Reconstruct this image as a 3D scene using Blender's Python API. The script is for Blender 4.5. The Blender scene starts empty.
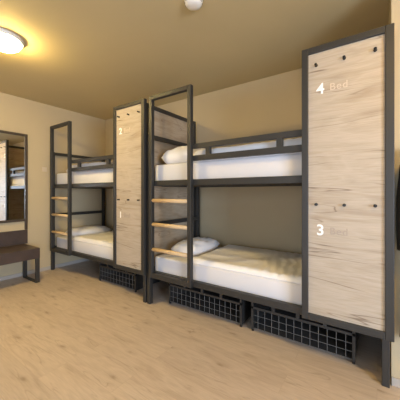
import bpy, bmesh, math, random
from mathutils import Vector, Matrix, noise
random.seed(7)
sc = bpy.context.scene
C = sc.collection
PI = math.pi
EYE = 1.237
FZ = -0.025                     # finished floor level

# ---------------------------------------------------------------- camera, sky, exposure
cd = bpy.data.cameras.new('camera'); cam = bpy.data.objects.new('camera', cd); C.objects.link(cam)
cam.location = (0, 0, EYE)
cam.rotation_euler = (PI/2, 0, math.radians(34.70))
cd.sensor_fit = 'HORIZONTAL'; cd.sensor_width = 36.0
cd.lens = 36.0*255.6/400.0
cd.shift_y = -7.5/400.0
cd.clip_start = 0.02
sc.camera = cam
w = bpy.data.worlds.new('world'); sc.world = w; w.use_nodes = True
w.node_tree.nodes['Background'].inputs[0].default_value = (0.62, 0.76, 1.0, 1)
w.node_tree.nodes['Background'].inputs[1].default_value = 0.8
vs = sc.view_settings
vs.view_transform = 'Standard'; vs.look = 'None'; vs.gamma = 1.0; vs.use_curve_mapping = False
vs.exposure = 0.0

def area(name, loc, direction, sx, sy, power, col):
    d = bpy.data.lights.new(name, 'AREA'); d.shape = 'RECTANGLE'; d.size = sx; d.size_y = sy
    d.energy = power; d.color = col
    o = bpy.data.objects.new(name, d); C.objects.link(o); o.location = loc
    o.rotation_euler = Vector(direction).to_track_quat('-Z', 'Y').to_euler()
    return o
# room extents
XL, XR, YB, YF, ZC = -4.42, 3.3, 3.09, -3.0, 2.67
NX, NY = 0.078, 2.10            # the wall that closes the bed niche on the right
WY0, WY1, WZ0, WZ1 = -1.85, 0.15, 0.35, 2.0     # window opening in the right wall
VX0, VX1, VZ0, VZ1 = -1.3, 0.5, 0.08, 2.25    # added glazed door behind the camera, unseen, lets in cool fill
area('daylight_side', (XR+0.25, (WY0+WY1)/2, (WZ0+WZ1)/2+0.05), (-1, 0.25, -0.22), 1.9, 1.5, 300, (0.62, 0.77, 1.0))
area('fill_rear', ((VX0+VX1)/2, YF-0.25, (VZ0+VZ1)/2), (0, 1, -0.08), 1.7, 2.0, 80, (0.64, 0.79, 1.0))  # added cool fill from behind the camera, reaches under the beds
WARM = (1.0, 0.73, 0.27)
WARM2 = (1.0, 0.64, 0.17)
LAMPS = [(-2.84, 0.90), (0.62, 0.87)]
LAMP_E = 168.0

# ---------------------------------------------------------------- materials
def mat(name, col, rough=0.6, metal=0.0, spec=0.5, bump=0.0, bscale=200.0, var=0.0, vscale=3.0):
    m = bpy.data.materials.new(name); m.use_nodes = True
    nt = m.node_tree; b = nt.nodes['Principled BSDF']
    b.inputs['Base Color'].default_value = (*col, 1); b.inputs['Roughness'].default_value = rough
    b.inputs['Metallic'].default_value = metal; b.inputs['Specular IOR Level'].default_value = spec
    tc = nt.nodes.new('ShaderNodeTexCoord')
    if var > 0:
        n = nt.nodes.new('ShaderNodeTexNoise'); n.inputs['Scale'].default_value = vscale; n.inputs['Detail'].default_value = 4
        nt.links.new(tc.outputs['Object'], n.inputs['Vector'])
        r = nt.nodes.new('ShaderNodeValToRGB')
        r.color_ramp.elements[0].position = 0.3; r.color_ramp.elements[1].position = 0.7
        r.color_ramp.elements[0].color = (*[c*(1-var) for c in col], 1)
        r.color_ramp.elements[1].color = (*[min(1, c*(1+var)) for c in col], 1)
        nt.links.new(n.outputs['Fac'], r.inputs['Fac']); nt.links.new(r.outputs['Color'], b.inputs['Base Color'])
    if bump > 0:
        n = nt.nodes.new('ShaderNodeTexNoise'); n.inputs['Scale'].default_value = bscale; n.inputs['Detail'].default_value = 3
        nt.links.new(tc.outputs['Object'], n.inputs['Vector'])
        bp = nt.nodes.new('ShaderNodeBump'); bp.inputs['Strength'].default_value = bump; bp.inputs['Distance'].default_value = 0.002
        nt.links.new(n.outputs['Fac'], bp.inputs['Height']); nt.links.new(bp.outputs['Normal'], b.inputs['Normal'])
    return m

def wood_mat(name, light, mid, dark, rough=0.5, seed=0.0, plank=None, knots=True, crack=0.75, stretch=1.0):
    """grain runs along object X; surface spans X and (Y or Z)"""
    m = bpy.data.materials.new(name); m.use_nodes = True
    nt = m.node_tree; N = nt.nodes; L = nt.links; b = N['Principled BSDF']
    b.inputs['Roughness'].default_value = rough
    tc = N.new('ShaderNodeTexCoord')
    def mapn(scale, loc=(0, 0, 0), src=None):
        mp = N.new('ShaderNodeMapping'); mp.inputs['Scale'].default_value = scale
        mp.inputs['Location'].default_value = loc
        L.new(src if src else tc.outputs['Object'], mp.inputs['Vector']); return mp.outputs['Vector']
    src = tc.outputs['Object']
    off = None
    if plank:
        br = N.new('ShaderNodeTexBrick'); br.offset = 0.37; br.squash = 1.0
        br.inputs['Scale'].default_value = 1.0; br.inputs['Brick Width'].default_value = plank[0]
        br.inputs['Row Height'].default_value = plank[1]; br.inputs['Mortar Size'].default_value = 0.0012
        br.inputs['Mortar Smooth'].default_value = 0.3; br.inputs['Bias'].default_value = 0
        br.inputs['Color1'].default_value = (0, 0, 0, 1); br.inputs['Color2'].default_value = (1, 1, 1, 1)
        br.inputs['Mortar'].default_value = (0.5, 0.5, 0.5, 1)
        L.new(src, br.inputs['Vector'])
        vm = N.new('ShaderNodeVectorMath'); vm.operation = 'MULTIPLY_ADD'
        L.new(br.outputs['Color'], vm.inputs[0]); vm.inputs[1].default_value = (7.3, 3.1, 5.7); L.new(src, vm.inputs[2])
        src = vm.outputs['Vector']; off = br
    def nz(scale, sc_, detail, dist, loc):
        n = N.new('ShaderNodeTexNoise'); n.inputs['Scale'].default_value = sc_; n.inputs['Detail'].default_value = detail
        n.inputs['Distortion'].default_value = dist
        L.new(mapn(scale, loc, src), n.inputs['Vector']); return n.outputs['Fac']
    s = stretch
    broad = nz((0.9*s, 4.2, 4.2), 1.7, 6, 1.8, (seed, seed*2, seed*3))
    grain = nz((1.4*s, 22, 22), 2.2, 6, 1.2, (seed*3, 0, seed))
    fine = nz((5*s, 130, 130), 2.0, 3, 0.2, (0, seed, 1))
    def ramp(fac, stops):
        r = N.new('ShaderNodeValToRGB'); e = r.color_ramp.elements
        e[0].position, e[0].color = stops[0][0], stops[0][1]
        e[1].position, e[1].color = stops[-1][0], stops[-1][1]
        for p, c in stops[1:-1]:
            q = e.new(p); q.color = c
        L.new(fac, r.inputs['Fac']); return r.outputs['Color']
    base = ramp(broad, [(0.28, (*mid, 1)), (0.52, (*light, 1)), (0.72, (*[0.5*(a+c) for a, c in zip(mid, light)], 1))])
    def mix(a, bcol, fac, mode='MIX'):
        mx = N.new('ShaderNodeMix'); mx.data_type = 'RGBA'; mx.blend_type = mode
        if isinstance(fac, float): mx.inputs[0].default_value = fac
        else: L.new(fac, mx.inputs[0])
        L.new(a, mx.inputs[6])
        if isinstance(bcol, tuple): mx.inputs[7].default_value = (*bcol, 1)
        else: L.new(bcol, mx.inputs[7])
        return mx.outputs[2]
    g = ramp(grain, [(0.30, (1, 1, 1, 1)), (0.50, (0, 0, 0, 1))])
    g2 = N.new('ShaderNodeMath'); g2.operation = 'MULTIPLY'; g2.inputs[1].default_value = 0.42
    L.new(g, g2.inputs[0])
    col = mix(base, mid, g2.outputs[0])
    f2 = ramp(fine, [(0.35, (0.88, 0.88, 0.88, 1)), (0.6, (1, 1, 1, 1))])
    col = mix(col, f2, 1.0, 'MULTIPLY')
    # long dark cracks: thin iso-lines of a stretched noise
    if crack > 0:
        c1 = nz((0.9*s, 7.5, 7.5), 1.25, 2.5, 0.5, (seed*5+2, seed, 4))
        line = ramp(c1, [(0.558, (0, 0, 0, 1)), (0.569, (1, 1, 1, 1)), (0.580, (0, 0, 0, 1))])
        msk = nz((1.2*s, 2.0, 2.0), 2.3, 2, 0.2, (seed+9, 2, 1))
        mk = ramp(msk, [(0.40, (0, 0, 0, 1)), (0.50, (1, 1, 1, 1))])
        mm = N.new('ShaderNodeMath'); mm.operation = 'MULTIPLY'
        L.new(line, mm.inputs[0]); L.new(mk, mm.inputs[1])
        m3 = N.new('ShaderNodeMath'); m3.operation = 'MULTIPLY'; m3.inputs[1].default_value = crack
        L.new(mm.outputs[0], m3.inputs[0])
        col = mix(col, dark, m3.outputs[0])
    if knots:
        vo = N.new('ShaderNodeTexVoronoi'); vo.inputs['Scale'].default_value = 1.0; vo.inputs['Randomness'].default_value = 1.0
        dn = N.new('ShaderNodeTexNoise'); dn.inputs['Scale'].default_value = 9.0
        L.new(src, dn.inputs['Vector'])
        va = N.new('ShaderNodeVectorMath'); va.operation = 'MULTIPLY_ADD'; va.inputs[1].default_value = (0.05, 0.05, 0.05)
        L.new(dn.outputs['Color'], va.inputs[0]); L.new(src, va.inputs[2])
        L.new(mapn((2.6, 7.5, 7.5), (seed*2.3, seed, 0.4), va.outputs['Vector']), vo.inputs['Vector'])
        kr = ramp(vo.outputs['Distance'], [(0.03, (0.6, 0.6, 0.6, 1)), (0.12, (0.16, 0.16, 0.16, 1)), (0.24, (0, 0, 0, 1))])
        col = mix(col, dark, kr)
    if plank:
        tone = ramp(off.outputs['Color'], [(0.0, (0.92, 0.92, 0.925, 1)), (1.0, (1.03, 1.03, 1.025, 1))])
        col = mix(col, tone, 1.0, 'MULTIPLY')
        ff = N.new('ShaderNodeMath'); ff.operation = 'MULTIPLY'; ff.inputs[1].default_value = 0.28
        L.new(off.outputs['Fac'], ff.inputs[0])
        col = mix(col, dark, ff.outputs[0])
    L.new(col, b.inputs['Base Color'])
    bp = N.new('ShaderNodeBump'); bp.inputs['Strength'].default_value = 0.12; bp.inputs['Distance'].default_value = 0.002
    L.new(fine, bp.inputs['Height']); L.new(bp.outputs['Normal'], b.inputs['Normal'])
    return m

M = {}
M['wall'] = mat('greige_wall_paint', (0.53, 0.43, 0.275), 0.85, bump=0.08, bscale=90, var=0.02, vscale=2)
M['ceiling'] = mat('taupe_ceiling_paint', (0.59, 0.48, 0.265), 0.85, bump=0.08, bscale=90, var=0.02, vscale=2)
M['base'] = mat('baseboard_paint', (0.44, 0.40, 0.36), 0.5)
M['floor'] = wood_mat('oak_laminate', (0.61, 0.50, 0.415), (0.50, 0.395, 0.315), (0.22, 0.145, 0.09), 0.42, 1.3, plank=(1.38, 0.20), crack=0.35)
M['panel'] = wood_mat('pale_oak_board', (0.51, 0.435, 0.35), (0.40, 0.315, 0.23), (0.12, 0.075, 0.045), 0.5, 3.7, crack=0.8, stretch=0.8, knots=False)
M['endpanel'] = wood_mat('grey_oak_board', (0.50, 0.39, 0.27), (0.37, 0.265, 0.17), (0.17, 0.10, 0.06), 0.5, 6.1, crack=0.6)
M['steel'] = mat('charcoal_powder_coat', (0.030, 0.028, 0.026), 0.48, 0.0, 0.5, bump=0.1, bscale=500)
M['wire'] = mat('grey_wire', (0.16, 0.155, 0.15), 0.4, 0.3)
M['rung'] = wood_mat('beech_rung', (0.70, 0.50, 0.28), (0.60, 0.40, 0.21), (0.4, 0.24, 0.12), 0.4, 2.0, crack=0, knots=False)
M['linen'] = mat('white_cotton', (0.86, 0.84, 0.85), 0.9, spec=0.2, bump=0.25, bscale=140)
M['mattress'] = mat('white_mattress_ticking', (0.72, 0.70, 0.72), 0.9, spec=0.2, bump=0.15, bscale=60)
M['baseboard_ply'] = mat('dark_bed_base', (0.045, 0.04, 0.036), 0.8)
M['darkwood'] = mat('dark_brown_veneer', (0.060, 0.040, 0.034), 0.45, bump=0.1, bscale=60, var=0.15, vscale=8)
M['bronze'] = mat('dark_bronze_frame', (0.055, 0.038, 0.026), 0.5)
M['hook'] = mat('black_hook', (0.018, 0.016, 0.015), 0.35, 0.3)
M['white'] = mat('white_lettering', (0.95, 0.95, 0.95), 0.5)
M['letter'] = mat('pale_lettering', (0.62, 0.53, 0.43), 0.5)
M['letter2'] = mat('grey_brown_lettering', (0.40, 0.33, 0.28), 0.5)
M['plastic'] = mat('offwhite_plastic', (0.80, 0.77, 0.72), 0.45)
M['plate'] = mat('beige_switch_plastic', (0.60, 0.50, 0.37), 0.45)
M['grille'] = mat('grey_grille', (0.25, 0.23, 0.2), 0.5)
M['coat'] = mat('black_woven_cloth', (0.010, 0.010, 0.012), 0.9, spec=0.2, bump=0.4, bscale=120)
M['wframe'] = mat('white_window_frame', (0.75, 0.75, 0.75), 0.4)
m = mat('mirror_glass', (0.90, 0.89, 0.86), 0.015, 1.0); M['mirror'] = m
m = bpy.data.materials.new('window_glass'); m.use_nodes = True
nt = m.node_tree; nt.nodes.remove(nt.nodes['Principled BSDF'])
tr = nt.nodes.new('ShaderNodeBsdfTransparent'); gl = nt.nodes.new('ShaderNodeBsdfGlossy'); gl.inputs['Roughness'].default_value = 0.02
mx = nt.nodes.new('ShaderNodeMixShader'); mx.inputs[0].default_value = 0.06
nt.links.new(tr.outputs[0], mx.inputs[1]); nt.links.new(gl.outputs[0], mx.inputs[2])
nt.links.new(mx.outputs[0], nt.nodes['Material Output'].inputs[0]); M['glass'] = m
m = bpy.data.materials.new('lamp_opal'); m.use_nodes = True
b = m.node_tree.nodes['Principled BSDF']; b.inputs['Base Color'].default_value = (0.8, 0.75, 0.65, 1)
b.inputs['Emission Color'].default_value = (*WARM, 1); b.inputs['Emission Strength'].default_value = LAMP_E; M['opal'] = m
m = m.copy(); m.name = 'lamp_opal_dim'; m.node_tree.nodes['Principled BSDF'].inputs['Emission Strength'].default_value = LAMP_E*0.75; m.node_tree.nodes['Principled BSDF'].inputs['Emission Color'].default_value = (*WARM2, 1); M['opal_dim'] = m

# ---------------------------------------------------------------- helpers
def bx(bm, x0, x1, y0, y1, z0, z1):
    vs_ = [bm.verts.new(p) for p in ((x0,y0,z0),(x1,y0,z0),(x1,y1,z0),(x0,y1,z0),(x0,y0,z1),(x1,y0,z1),(x1,y1,z1),(x0,y1,z1))]
    for f in ((0,3,2,1),(4,5,6,7),(0,1,5,4),(1,2,6,5),(2,3,7,6),(3,0,4,7)):
        bm.faces.new([vs_[i] for i in f])
def tube(bm, pts, r, n=8, cap=True):
    pts = [Vector(p) for p in pts]; rings = []
    for i, p in enumerate(pts):
        t = (pts[min(i+1, len(pts)-1)] - pts[max(i-1, 0)]).normalized()
        a = Vector((0, 0, 1)) if abs(t.z) < 0.9 else Vector((1, 0, 0))
        u = t.cross(a).normalized(); v = t.cross(u)
        rr = r[i] if isinstance(r, (list, tuple)) else r
        rings.append([bm.verts.new(p + (u*math.cos(2*PI*k/n) + v*math.sin(2*PI*k/n))*rr) for k in range(n)])
    for a, b_ in zip(rings, rings[1:]):
        for k in range(n):
            bm.faces.new((a[k], a[(k+1) % n], b_[(k+1) % n], b_[k]))
    if cap:
        bm.faces.new(rings[0][::-1]); bm.faces.new(rings[-1])
def lathe(bm, c, prof, n=40, axis='Z'):
    c = Vector(c); rings = []
    for r, h in prof:
        ring = []
        for k in range(n):
            a = 2*PI*k/n
            if axis == 'Z': p = Vector((r*math.cos(a), r*math.sin(a), h))
            else: p = Vector((r*math.cos(a), h, r*math.sin(a)))
            ring.append(bm.verts.new(c+p))
        rings.append(ring)
    for a, b_ in zip(rings, rings[1:]):
        for k in range(n):
            bm.faces.new((a[k], a[(k+1) % n], b_[(k+1) % n], b_[k]))
    bm.faces.new(rings[0]); bm.faces.new(rings[-1])
def obj(name, bm, m, parent=None, smooth=False, bevel=0.0, loc=None):
    bmesh.ops.recalc_face_normals(bm, faces=bm.faces)
    me = bpy.data.meshes.new(name); bm.to_mesh(me); bm.free()
    if smooth:
        for p in me.polygons: p.use_smooth = True
    me.materials.append(m)
    o = bpy.data.objects.new(name, me); C.objects.link(o)
    if parent: o.parent = parent
    if loc: o.location = loc
    if bevel > 0:
        md = o.modifiers.new('bevel', 'BEVEL'); md.width = bevel; md.segments = 2; md.limit_method = 'ANGLE'
    return o
def box(name, x0, x1, y0, y1, z0, z1, m, parent=None, bevel=0.0):
    bm = bmesh.new(); bx(bm, x0, x1, y0, y1, z0, z1); return obj(name, bm, m, parent, bevel=bevel)
def tag(o, label, cat, group=None):
    o['label'] = label; o['category'] = cat
    if group: o['group'] = group
    return o
def thing(name, label, cat, loc=(0, 0, 0), group=None):
    o = bpy.data.objects.new(name, None); C.objects.link(o); o.location = loc; o.empty_display_size = 0.1
    return tag(o, label, cat, group)
def struct(o):
    o['kind'] = 'structure'; return o
def copy_tree(o, parent=None):
    c = o.copy(); C.objects.link(c); c.parent = parent
    for ch in [q for q in list(C.objects) if q.parent == o]: copy_tree(ch, c)
    return c
def text_mesh(name, s, size, m, parent, loc, bold=0.0, depth=0.0012):
    cu = bpy.data.curves.new(name, 'FONT'); cu.body = s; cu.size = size; cu.extrude = depth; cu.offset = bold
    cu.align_x = 'CENTER'; cu.align_y = 'CENTER'; cu.space_character = 1.1
    t = bpy.data.objects.new(name, cu); C.objects.link(t)
    bpy.context.view_layer.update()
    me = bpy.data.meshes.new_from_object(t.evaluated_get(bpy.context.evaluated_depsgraph_get()))
    bpy.data.objects.remove(t); bpy.data.curves.remove(cu)
    me.transform(Matrix.Rotation(PI/2, 4, 'X'))
    me.materials.clear(); me.materials.append(m)
    o = bpy.data.objects.new(name, me); C.objects.link(o); o.parent = parent; o.location = loc
    return o

# ---------------------------------------------------------------- room shell
T = 0.12
struct(box('floor', XL, XR, YF, YB, -0.1, FZ, M['floor']))
struct(box('ceiling', XL, XR, YF, YB, ZC, ZC+0.1, M['ceiling']))
struct(box('wall_left', XL-T, XL, YF-T, YB+T, -0.1, ZC+0.1, M['wall']))
struct(box('wall_back', XL, NX, YB, YB+T, -0.1, ZC+0.1, M['wall']))
bm = bmesh.new()
bx(bm, XL, VX0, YF-T, YF, -0.1, ZC+0.1); bx(bm, VX1, XR, YF-T, YF, -0.1, ZC+0.1)
bx(bm, VX0, VX1, YF-T, YF, -0.1, VZ0); bx(bm, VX0, VX1, YF-T, YF, VZ1, ZC+0.1)
struct(obj('wall_front', bm, M['wall']))
bm = bmesh.new()
for x0, x1 in ((VX0, VX0+.05), (VX1-.05, VX1), ((VX0+VX1)/2-.035, (VX0+VX1)/2+.035)): bx(bm, x0, x1, YF-.09, YF-.03, VZ0, VZ1)
for z0, z1 in ((VZ0, VZ0+.08), (VZ1-.05, VZ1)): bx(bm, VX0, VX1, YF-.089, YF-.031, z0, z1)
fill_door = struct(obj('added_fill_door', bm, M['wframe'], bevel=0.004))  # frame of the added, unseen door for the fill light
box('pane', VX0+.04, VX1-.04, YF-.063, YF-.057, VZ0+.04, VZ1-.04, M['glass'], fill_door)
struct(box('wall_niche', NX, XR+T, NY, YB+T, -0.1, ZC+0.1, M['wall']))
bm = bmesh.new()
bx(bm, XR, XR+T, YF-T, WY0, -0.1, ZC+0.1); bx(bm, XR, XR+T, WY1, NY, -0.1, ZC+0.1)
bx(bm, XR, XR+T, WY0, WY1, -0.1, WZ0); bx(bm, XR, XR+T, WY0, WY1, WZ1, ZC+0.1)
struct(obj('wall_right', bm, M['wall']))
bm = bmesh.new()
for y0, y1 in ((WY0, WY0+.05), (WY1-.05, WY1), ((WY0+WY1)/2-.035, (WY0+WY1)/2+.035)): bx(bm, XR+.03, XR+.09, y0, y1, WZ0, WZ1)
for z0, z1 in ((WZ0, WZ0+.05), (WZ1-.05, WZ1)): bx(bm, XR+.031, XR+.089, WY0, WY1, z0, z1)
win = struct(obj('window_1', bm, M['wframe'], bevel=0.004))
box('pane', XR+.057, XR+.063, WY0+.04, WY1-.04, WZ0+.04, WZ1-.04, M['glass'], win)
bh = 0.055
struct(box('baseboard_left', XL, XL+.014, YF, YB, FZ, FZ+bh, M['base'], bevel=0.003))
struct(box('baseboard_back', XL+.014, NX, YB-.014, YB, FZ, FZ+bh, M['base'], bevel=0.003))
struct(box('baseboard_niche', NX-.0, XR, NY-.014, NY, FZ, FZ+bh, M['base'], bevel=0.003))
struct(box('baseboard_front', XL+.014, VX0, YF, YF+.014, FZ, FZ+bh, M['base'], bevel=0.003))

# ---------------------------------------------------------------- bunk beds
# local x: 0 = left outer edge of the ladder; y is measured from the front plane of ladder and wooden panel
YP = 2.0
TB = 0.045
H2 = 2.298; ZB = 0.30
RX = 2.165
def make_bunk(label, nums, x0):
    root = thing('bunk_bed', label, 'bunk bed', (x0, YP, 0), 'pair of steel bunk beds along the back wall')
    S = M['steel']; bv = 0.004
    yf0, yf1 = 0.045, 0.095           # plane of the bed frame, behind ladder and panel
    yb0, yb1 = 0.985, 1.035
    lx0, lx1 = -0.073, -0.028
    rx0, rx1 = 2.100, 2.143
    # four posts
    box('post', lx0, lx1, yf0, yf1, FZ, 1.90, S, root, bv)
    box('post', lx0, lx1, yb0, yb1, FZ, 1.90, S, root, bv)
    box('post', rx0, rx1, yf0, yf1, FZ, H2-.03, S, root, bv)
    box('post', rx0, rx1, yb0, yb1, FZ, H2-.03, S, root, bv)
    # left end: open frame with rails
    for z0, z1 in ((1.85, 1.895), (1.31, 1.368), (0.845, 0.892), (ZB, 0.355)):
        box('end_rail', lx0+.003, lx1-.003, yf1, yb0, z0, z1, S, root)
    # right end: full height wooden board in its own steel frame
    for z0, z1 in ((H2-.08, H2-.032), (ZB, 0.355)): box('end_rail', rx0+.003, rx1-.003, yf1, yb0, z0, z1, S, root)
    bm = bmesh.new(); bx(bm, rx0+.014, rx1-.014, yf1, yb0, .355, H2-.08)
    # rotate grain: local X of the mesh must run along the board
    me = obj('end_panel', bm, M['endpanel'], root)
    for v in me.data.vertices: v.co = Matrix.Rotation(-PI/2, 3, 'Z') @ v.co
    me.rotation_euler = (0, 0, PI/2)
    # long side rails
    for z0, z1 in ((1.31, 1.368), (ZB, 0.355)):
        for ya, yb_ in ((yf0+.002, yf1-.002), (yb0+.002, yb1-.002)):
            box('side_rail', lx1, rx0, ya, yb_, z0, z1, S, root, 0.003)
    box('bed_base', lx1, rx0, yf1, yb0, 1.315, 1.335, M['baseboard_ply'], root)
    box('bed_base', lx1, rx0, yf1, yb0, 0.305, 0.325, M['baseboard_ply'], root)
    # guard rail of the upper bunk
    g = bmesh.new()
    bx(g, 0.56, 1.63, yf0, yf1-.01, 1.672, 1.720); bx(g, 0.56, 1.63, yf0, yf1-.01, 1.552, 1.604)
    for c_ in (0.745, 1.43): bx(g, c_-.025, c_+.025, yf0+.002, yf1-.012, 1.600, 1.676)
    obj('guard_rail', g, S, root, bevel=0.003)
    g = bmesh.new()
    bx(g, lx1, rx0, yb0+.01, yb1-.01, 1.60, 1.64)
    obj('guard_rail', g, S, root, bevel=0.003)
    # ladder frame with wooden rungs
    l = bmesh.new(); LW = 0.578
    bx(l, 0, TB, 0, TB, ZB, H2); bx(l, LW-TB, LW, 0, TB, ZB, H2)
    bx(l, TB, LW-TB, 0, TB, H2-TB, H2); bx(l, TB, LW-TB, 0, TB, ZB, ZB+.05)
    lad = obj('ladder_frame', l, S, root, bevel=bv)
    for z in (0.609, 0.885, 1.149):
        r = bmesh.new(); tube(r, [(TB-.004, 0.022, z), (LW-TB+.004, 0.022, z)], 0.021, 14)
        obj('rung', r, M['rung'], lad, smooth=True)
    # tall wooden panel in front of the foot end
    PX = 1.612
    p = bmesh.new()
    bx(p, PX, PX+TB, 0, TB, ZB, H2); bx(p, RX-.048, RX, 0, TB, ZB, H2)
    bx(p, PX+TB, RX-.048, 0, TB, H2-TB, H2); bx(p, PX+TB, RX-.048, 0, TB, ZB, ZB+.048)
    obj('panel_frame', p, S, root, bevel=bv)
    pan = box('wooden_panel', PX+TB, RX-.048, 0.017, 0.036, ZB+.048, H2-TB, M['panel'], root)
    for z in (2.163, 1.150):
        for x in (1.711, 1.890, 2.066):
            h = bmesh.new()
            lathe(h, (x, 0.017, z), [(0.011, 0.0), (0.011, -0.004), (0.006, -0.006), (0.006, -0.018), (0.0095, -0.020), (0.0095, -0.026), (0.006, -0.028)], 14, 'Y')
            obj('hook', h, M['hook'], pan, smooth=False)
    for s, z, lm in ((nums[0], 1.983, M['letter']), (nums[1], 0.962, M['letter2'])):
        text_mesh('number', s, 0.108, M['white'], pan, (1.738, 0.0155, z), bold=0.0018)
        text_mesh('lettering', 'Bed', 0.070, lm, pan, (1.855, 0.0160, z))
    return root
make_bunk('steel bunk bed beside the mirror, its wooden panel numbered 2 and 1', ('2', '1'), -4.315)
make_bunk('steel bunk bed nearest the camera, its wooden panel numbered 4 and 3', ('4', '3'), -2.075)

# ---------------------------------------------------------------- bedding
def soft(name, x0, x1, y0, y1, z0, z1, m, amp=0.01, fr=4.0, seed=0, r=0.04, nx=60, ny=34, pillowy=0.0, wave=0.0, topfn=None):
    """a cushion-like closed body: top grid with wrinkles and rounded rim, flat underside"""
    bm = bmesh.new(); g = []
    h = z1-z0
    for j in range(ny+1):
        row = []
        for i in range(nx+1):
            u, v = i/nx, j/ny
            x, y = x0+(x1-x0)*u, y0+(y1-y0)*v
            d = min(x-x0, x1-x, y-y0, y1-y)
            k = 1.0 if d >= r else math.sqrt(max(0.0, 1-(1-d/r)**2))
            if pillowy: k *= (1-pillowy) + pillowy*(math.sin(PI*u)**0.5*math.sin(PI*v)**0.5)
            n = noise.fractal(Vector((x*fr+seed, y*fr*1.3, seed*1.7)), 1.0, 2.1, 4)
            z = z0 + h*k*(0.62+0.0) + h*k*0.38
            z += k*amp*n
            if wave: z += k*wave*math.sin(78*x+16*y+3*n)*max(0.0, min(1.0, (u-0.25)*2))
            if topfn: z += k*topfn(u, v)
            row.append(bm.verts.new((x, y, max(z, z0+.0015))))
        g.append(row)
    for j in range(ny):
        for i in range(nx): bm.faces.new((g[j][i], g[j][i+1], g[j+1][i+1], g[j+1][i]))
    rim = g[0][:] + [g[j][nx] for j in range(1, ny+1)] + g[ny][-2::-1] + [g[j][0] for j in range(ny-1, 0, -1)]
    low = [bm.verts.new((v.co.x, v.co.y, z0)) for v in rim]
    n_ = len(rim)
    for k in range(n_): bm.faces.new((rim[k], low[k], low[(k+1) % n_], rim[(k+1) % n_]))
    bm.faces.new(low)
    return obj(name, bm, m, smooth=True)

def mattress(x0, z0, z1, label):
    bm = bmesh.new()
    bx(bm, x0-.02, x0+2.075, 2.105, 2.98, z0, z1)
    o = obj('mattress', bm, M['mattress'], smooth=True)
    md = o.modifiers.new('bevel', 'BEVEL'); md.width = 0.025; md.segments = 4
    return tag(o, label, 'mattress', 'white mattresses in the bunk beds')
A, B = -4.31, -2.075
mattress(A, 1.337, 1.55, 'white mattress on the upper bunk of the bed beside the mirror')
mattress(A, 0.327, 0.51, 'white mattress on the lower bunk of the bed beside the mirror')
mattress(B, 1.337, 1.55, 'white mattress on the upper bunk nearest the camera, beside panel number 4')
mattress(B, 0.327, 0.51, 'white mattress on the lower bunk nearest the camera, beside panel number 3')
def duvet(x0, xa, xb, z0, h, seed, label, ya=2.115, wave=0.004, amp=0.012):
    o = soft('duvet', x0+xa, x0+xb, ya, 2.97, z0, z0+h, M['linen'], amp=amp, fr=3.2, seed=seed, r=0.05, nx=110, ny=50, wave=wave,
             topfn=lambda u, v: (0.010*v+0.006*math.sin(PI*v)*math.sin(5*u+seed)))
    return tag(o, label, 'duvet', 'white duvets spread on the bunks')
duvet(A, .35, 2.04, 1.552, .115, 2.2, 'white duvet lying on the upper bunk of the bed beside the mirror')
duvet(A, .45, 2.04, .512, .05, 5.1, 'white duvet lying on the lower bunk of the bed beside the mirror')
duvet(B, .50, 2.04, 1.552, .125, 7.4, 'white duvet lying on the upper bunk nearest the camera')
duvet(B, .46, 2.04, .512, .045, 9.9, 'white rumpled duvet on the lower bunk nearest the camera', wave=0.006, amp=0.009)

def pillow(x, y, z, sx, sy, h, rz, seed, label, tilt=0.0, name='pillow', amp=0.012, group='white pillows at the left ends of the bunks', cat='pillow'):
    """closed soft body with pinched corners"""
    bm = bmesh.new(); n = 28
    def pt(u, v, s):
        a, b_ = 2*u-1, 2*v-1
        px = a*(1-0.10*(b_*b_)) * sx/2; py = b_*(1-0.10*(a*a))*sy/2
        k = max(0.0, (1-a**4))**0.55*max(0.0, (1-b_**4))**0.55
        nn = noise.fractal(Vector((px*7+seed, py*7, s*3+seed)), 1.0, 2.0, 3)
        zz = s*h/2*k + amp*nn*k
        return (px, py, (max(zz, -h/2*0.62) if s < 0 else zz))
    top, bot = [], []
    for j in range(n+1):
        rt, rb = [], []
        for i in range(n+1):
            vt = bm.verts.new(pt(i/n, j/n, 1)); rt.append(vt)
            rb.append(vt if i in (0, n) or j in (0, n) else bm.verts.new(pt(i/n, j/n, -1)))
        top.append(rt); bot.append(rb)
    for j in range(n):
        for i in range(n):
            bm.faces.new((top[j][i], top[j][i+1], top[j+1][i+1], top[j+1][i]))
            bm.faces.new((bot[j][i], bot[j+1][i], bot[j+1][i+1], bot[j][i+1]))
    o = obj(name, bm, M['linen'], smooth=True)
    o.location = (x, y, z+h/2*0.62); o.rotation_euler = (0, tilt, rz)
    return tag(o, label, cat, group)
pillow(B+.24, 2.50, 1.556, .48, .74, .26, 0.05, 1.0, 'plump white pillow on the upper bunk nearest the camera', amp=0.03)
pillow(A+.17, 2.56, 1.552, .36, .70, .15, 0.0, 3.0, 'plump white pillow on the upper bunk beside the mirror')
pillow(B+.22, 2.60, .514, .38, .66, .17, 0.03, 4.0, 'crumpled white pillow on the lower bunk nearest the camera, behind the ladder', amp=0.035)
pillow(A+.18, 2.56, .514, .44, .70, .16, 0.03, 5.0, 'flat white pillow on the lower bunk beside the mirror, behind the ladder')
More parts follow.
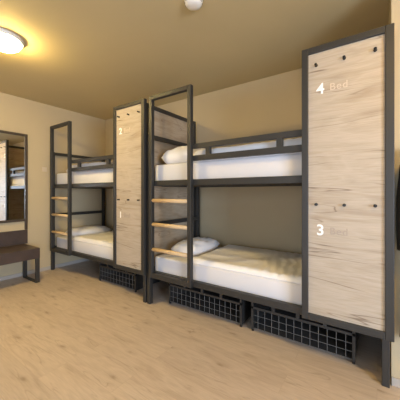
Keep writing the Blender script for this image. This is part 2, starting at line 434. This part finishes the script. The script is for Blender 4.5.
# ---------------------------------------------------------------- wire crates under the beds
def crate(x0, x1, label):
    y0, y1 = 2.185, 2.76
    t = thing('wire_crate', label, 'crate', ((x0+x1)/2, (y0+y1)/2, FZ), 'black wire crates under the bunk beds')
    cx, cy = (x0+x1)/2, (y0+y1)/2
    hx, hy = (x1-x0)/2, (y1-y0)/2
    f = bmesh.new(); b_ = 0.02
    for z0, z1 in ((0.205, 0.225), (0.268, 0.288)):
        bx(f, -hx, hx, -hy, -hy+b_, z0, z1); bx(f, -hx, hx, hy-b_, hy, z0, z1)
        bx(f, -hx, -hx+b_, -hy+b_, hy-b_, z0, z1); bx(f, hx-b_, hx, -hy+b_, hy-b_, z0, z1)
    for sx_ in (-hx, hx-b_):
        for sy_ in (-hy, hy-b_): bx(f, sx_, sx_+b_, sy_, sy_+b_, 0.018, 0.288)
    n = 3
    for k in range(1, n+1):
        xx = -hx + 2*hx*k/(n+1); bx(f, xx-.014, xx+.014, -hy+.001, -hy+b_-.001, 0.225, 0.268)
    obj('crate_frame', f, M['steel'], t)
    bp_ = bmesh.new(); bx(bp_, -hx+.006, hx-.006, hy-.006, hy-.002, .024, .268); obj('shade_backing', bp_, M['baseboard_ply'], t)  # added dark sheet standing in for shade behind the mesh
    bp_ = bmesh.new(); bx(bp_, -hx+.006, hx-.006, -hy+.012, hy-.008, .0285, .0315); obj('shade_bottom', bp_, M['baseboard_ply'], t)  # added dark bottom sheet, deepens the shade inside the crate
    for s in (-1, 1):
        sp = bmesh.new(); bx(sp, s*hx-s*.004-.002, s*hx-s*.004+.002, -hy+b_, hy-b_, .02, .268)
        obj('side_plate', sp, M['steel'], t)
    wr = bmesh.new(); r = 0.0024
    nx = int(round(2*hx/0.062))
    for k in range(1, nx):
        xx = -hx+2*hx*k/nx
        tube(wr, [(xx, -hy+.008, .21), (xx, -hy+.008, .026)], r, 5); pass
    for z in (0.026, 0.086, 0.146):
        tube(wr, [(-hx+.005, -hy+.008, z), (hx-.005, -hy+.008, z)], r, 5)
    obj('wire_mesh', wr, M['wire'], t)
    for sx_ in (-1, 1):
        for sy_ in (-1, 1):
            c_ = bmesh.new(); bx(c_, sx_*(hx-.012)-.010, sx_*(hx-.012)+.010, sy_*(hy-.012)-.010, sy_*(hy-.012)+.010, 0.0, .020)
            obj('foot', c_, M['hook'], t, bevel=0.003)
crate(-3.27, -2.50, 'black wire crate under the bed beside the mirror')
crate(-1.945, -1.04, 'black wire crate under the near bed, the one by its ladder')
crate(-0.945, -0.13, 'black wire crate under the near bed, below panel number 3')

# ---------------------------------------------------------------- mirror and bench on the left wall
MX = XL
my0, my1 = 0.95, 1.715
mt = thing('wall_mirror', 'tall mirror in a thin dark bronze frame on the left wall above the bench', 'mirror', (MX, (my0+my1)/2, 0.80))
def rel(o, root):
    o.parent = root; o.location = -root.location; return o
zt, zb = 2.125, 0.800; fw = 0.035
bm = bmesh.new()
bx(bm, MX+.001, MX+.030, my0, my0+fw, .672, zt); bx(bm, MX+.001, MX+.030, my1-fw, my1, .672, zt)
bx(bm, MX+.001, MX+.030, my0+fw, my1-fw, zt-fw, zt); bx(bm, MX+.001, MX+.030, my0+fw, my1-fw, zb, zb+fw)
rel(obj('frame', bm, M['bronze'], bevel=0.003), mt)
rel(box('mirror_pane', MX+.003, MX+.014, my0+fw, my1-fw, zb+fw, zt-fw, M['mirror']), mt)
bt = thing('bench', 'dark brown box bench with a back board and steel loop legs below the mirror', 'bench', (MX+.3, 1.0, 0))
by0, by1 = 0.10, 1.675
bx1 = -3.895
rel(box('back_board', MX+.001, MX+.026, by0, my1, .462, .670, M['darkwood'], bevel=0.003), bt)
rel(box('seat', MX+.028, bx1, by0, by1, .315, .460, M['darkwood'], bevel=0.004), bt)
for y in (by1-.052, by0+.03):
    l = bmesh.new(); wv = 0.022
    bx(l, MX+.09, MX+.09+.03, y, y+.05, FZ, .314); bx(l, bx1-.035, bx1-.004, y, y+.05, FZ, .314)
    bx(l, MX+.12, bx1-.035, y, y+.05, FZ, FZ+.012); bx(l, MX+.12, bx1-.035, y, y+.05, .302, .314)
    rel(obj('leg', l, M['steel'], bevel=0.002), bt)
s_ = thing('light_switch', 'small beige wall switch between the mirror and the bunk bed', 'switch', (XL+.001, 1.965, 1.61))

rel(box('switch_plate', XL+.0005, XL+.009, 1.930, 2.000, 1.575, 1.645, M['plate'], bevel=0.003), s_)
rel(box('switch_rocker', XL+.009, XL+.013, 1.943, 1.987, 1.588, 1.632, M['plate'], bevel=0.002), s_)

# ---------------------------------------------------------------- ceiling lights and smoke detector
for i, (lx, ly) in enumerate(LAMPS):
    t = thing('ceiling_light', ('round opal ceiling light glowing warm, near the left wall', 'round opal ceiling light glowing warm, in front of the hanging coat')[i], 'ceiling light', (lx, ly, ZC))
    bm = bmesh.new(); lathe(bm, (0, 0, 0), [(0.163, -.0005), (0.167, -.012), (0.163, -.032), (0.151, -.036)], 48); obj('base_ring', bm, M['plastic'], t, smooth=True)
    bm = bmesh.new(); lathe(bm, (0, 0, 0), [(.148, -.0345)]+[(.148*math.cos(a), -.036-.075*math.sin(a)) for a in [PI/2*k/8 for k in range(0, 8)]]+[(.004, -.1112)], 48)
    obj('lamp_shade', bm, M[('opal', 'opal_dim')[i]], t, smooth=True)
t = thing('smoke_detector', 'round off-white smoke detector on the ceiling above the bunk beds', 'smoke detector', (-1.125, 1.54, ZC))
bm = bmesh.new(); lathe(bm, (0, 0, 0), [(.066, -.0005), (.068, -.008), (.066, -.020), (.056, -.038), (.034, -.048), (.004, -.049)], 36); obj('housing', bm, M['plastic'], t, smooth=True)
bm = bmesh.new()
for k in range(12):
    a0, a1 = 2*PI*k/12, 2*PI*(k+.55)/12
    tube(bm, [(.0640*math.cos(a0+(a1-a0)*q/4), .0640*math.sin(a0+(a1-a0)*q/4), -.024) for q in range(5)], .003, 5)
obj('vent_slots', bm, M['grille'], t)

# ---------------------------------------------------------------- coat on the niche wall
t = thing('hanging_coat', 'black cloth coat hanging on the wall right of the near bunk bed', 'coat', (0.345, NY, 0))
bm = bmesh.new(); rows = []
prof = [(1.585, .030, .030), (1.56, .055, .035), (1.52, .13, .040), (1.46, .190, .050), (1.36, .215, .055), (1.15, .205, .052), (0.95, .200, .050), (0.70, .212, .052), (0.45, .225, .055), (0.33, .228, .052)]
n = 36
def lerp_prof(z):
    for a, b_ in zip(prof, prof[1:]):
        if b_[0] <= z <= a[0]:
            k = (a[0]-z)/(a[0]-b_[0]); return a[1]+(b_[1]-a[1])*k, a[2]+(b_[2]-a[2])*k
    return prof[-1][1:]
for i in range(41):
    z = 1.585-(1.585-.33)*i/40; rx, ry = lerp_prof(z); ring = []
    for k in range(n):
        a = 2*PI*k/n
        fold = 1+0.10*math.sin(7*a+z*2)*min(1, (1.585-z)*1.6)
        ring.append(bm.verts.new((rx*math.cos(a)*(1+.02*math.sin(9*z)), -.062+ry*math.sin(a)*fold*.9, z)))
    rows.append(ring)
for a, b_ in zip(rows, rows[1:]):
    for k in range(n): bm.faces.new((a[k], a[(k+1) % n], b_[(k+1) % n], b_[k]))
bm.faces.new(rows[0]); bm.faces.new(rows[-1])
obj('coat_body', bm, M['coat'], t, smooth=True)
for s in (-1, 1):
    bm = bmesh.new()
    tube(bm, [(s*.145, -.07, 1.50), (s*.185, -.075, 1.40), (s*.200, -.08, 1.20), (s*.205, -.085, 1.0), (s*.205, -.085, .88)], [.035, .045, .046, .042, .038], 14)
    obj('sleeve', bm, M['coat'], t, smooth=True)
bm = bmesh.new(); tube(bm, [(0, -.003, 1.63), (0, -.05, 1.625), (0, -.065, 1.645)], .006, 8); lathe(bm, (0, -.003, 1.63), [(.018, .002), (.018, -.003)], 16, 'Y')
o = obj('coat_hook', bm, M['hook']); o.location = (0.345, NY, 0)
tag(o, 'small black wall hook that holds the black coat', 'hook')
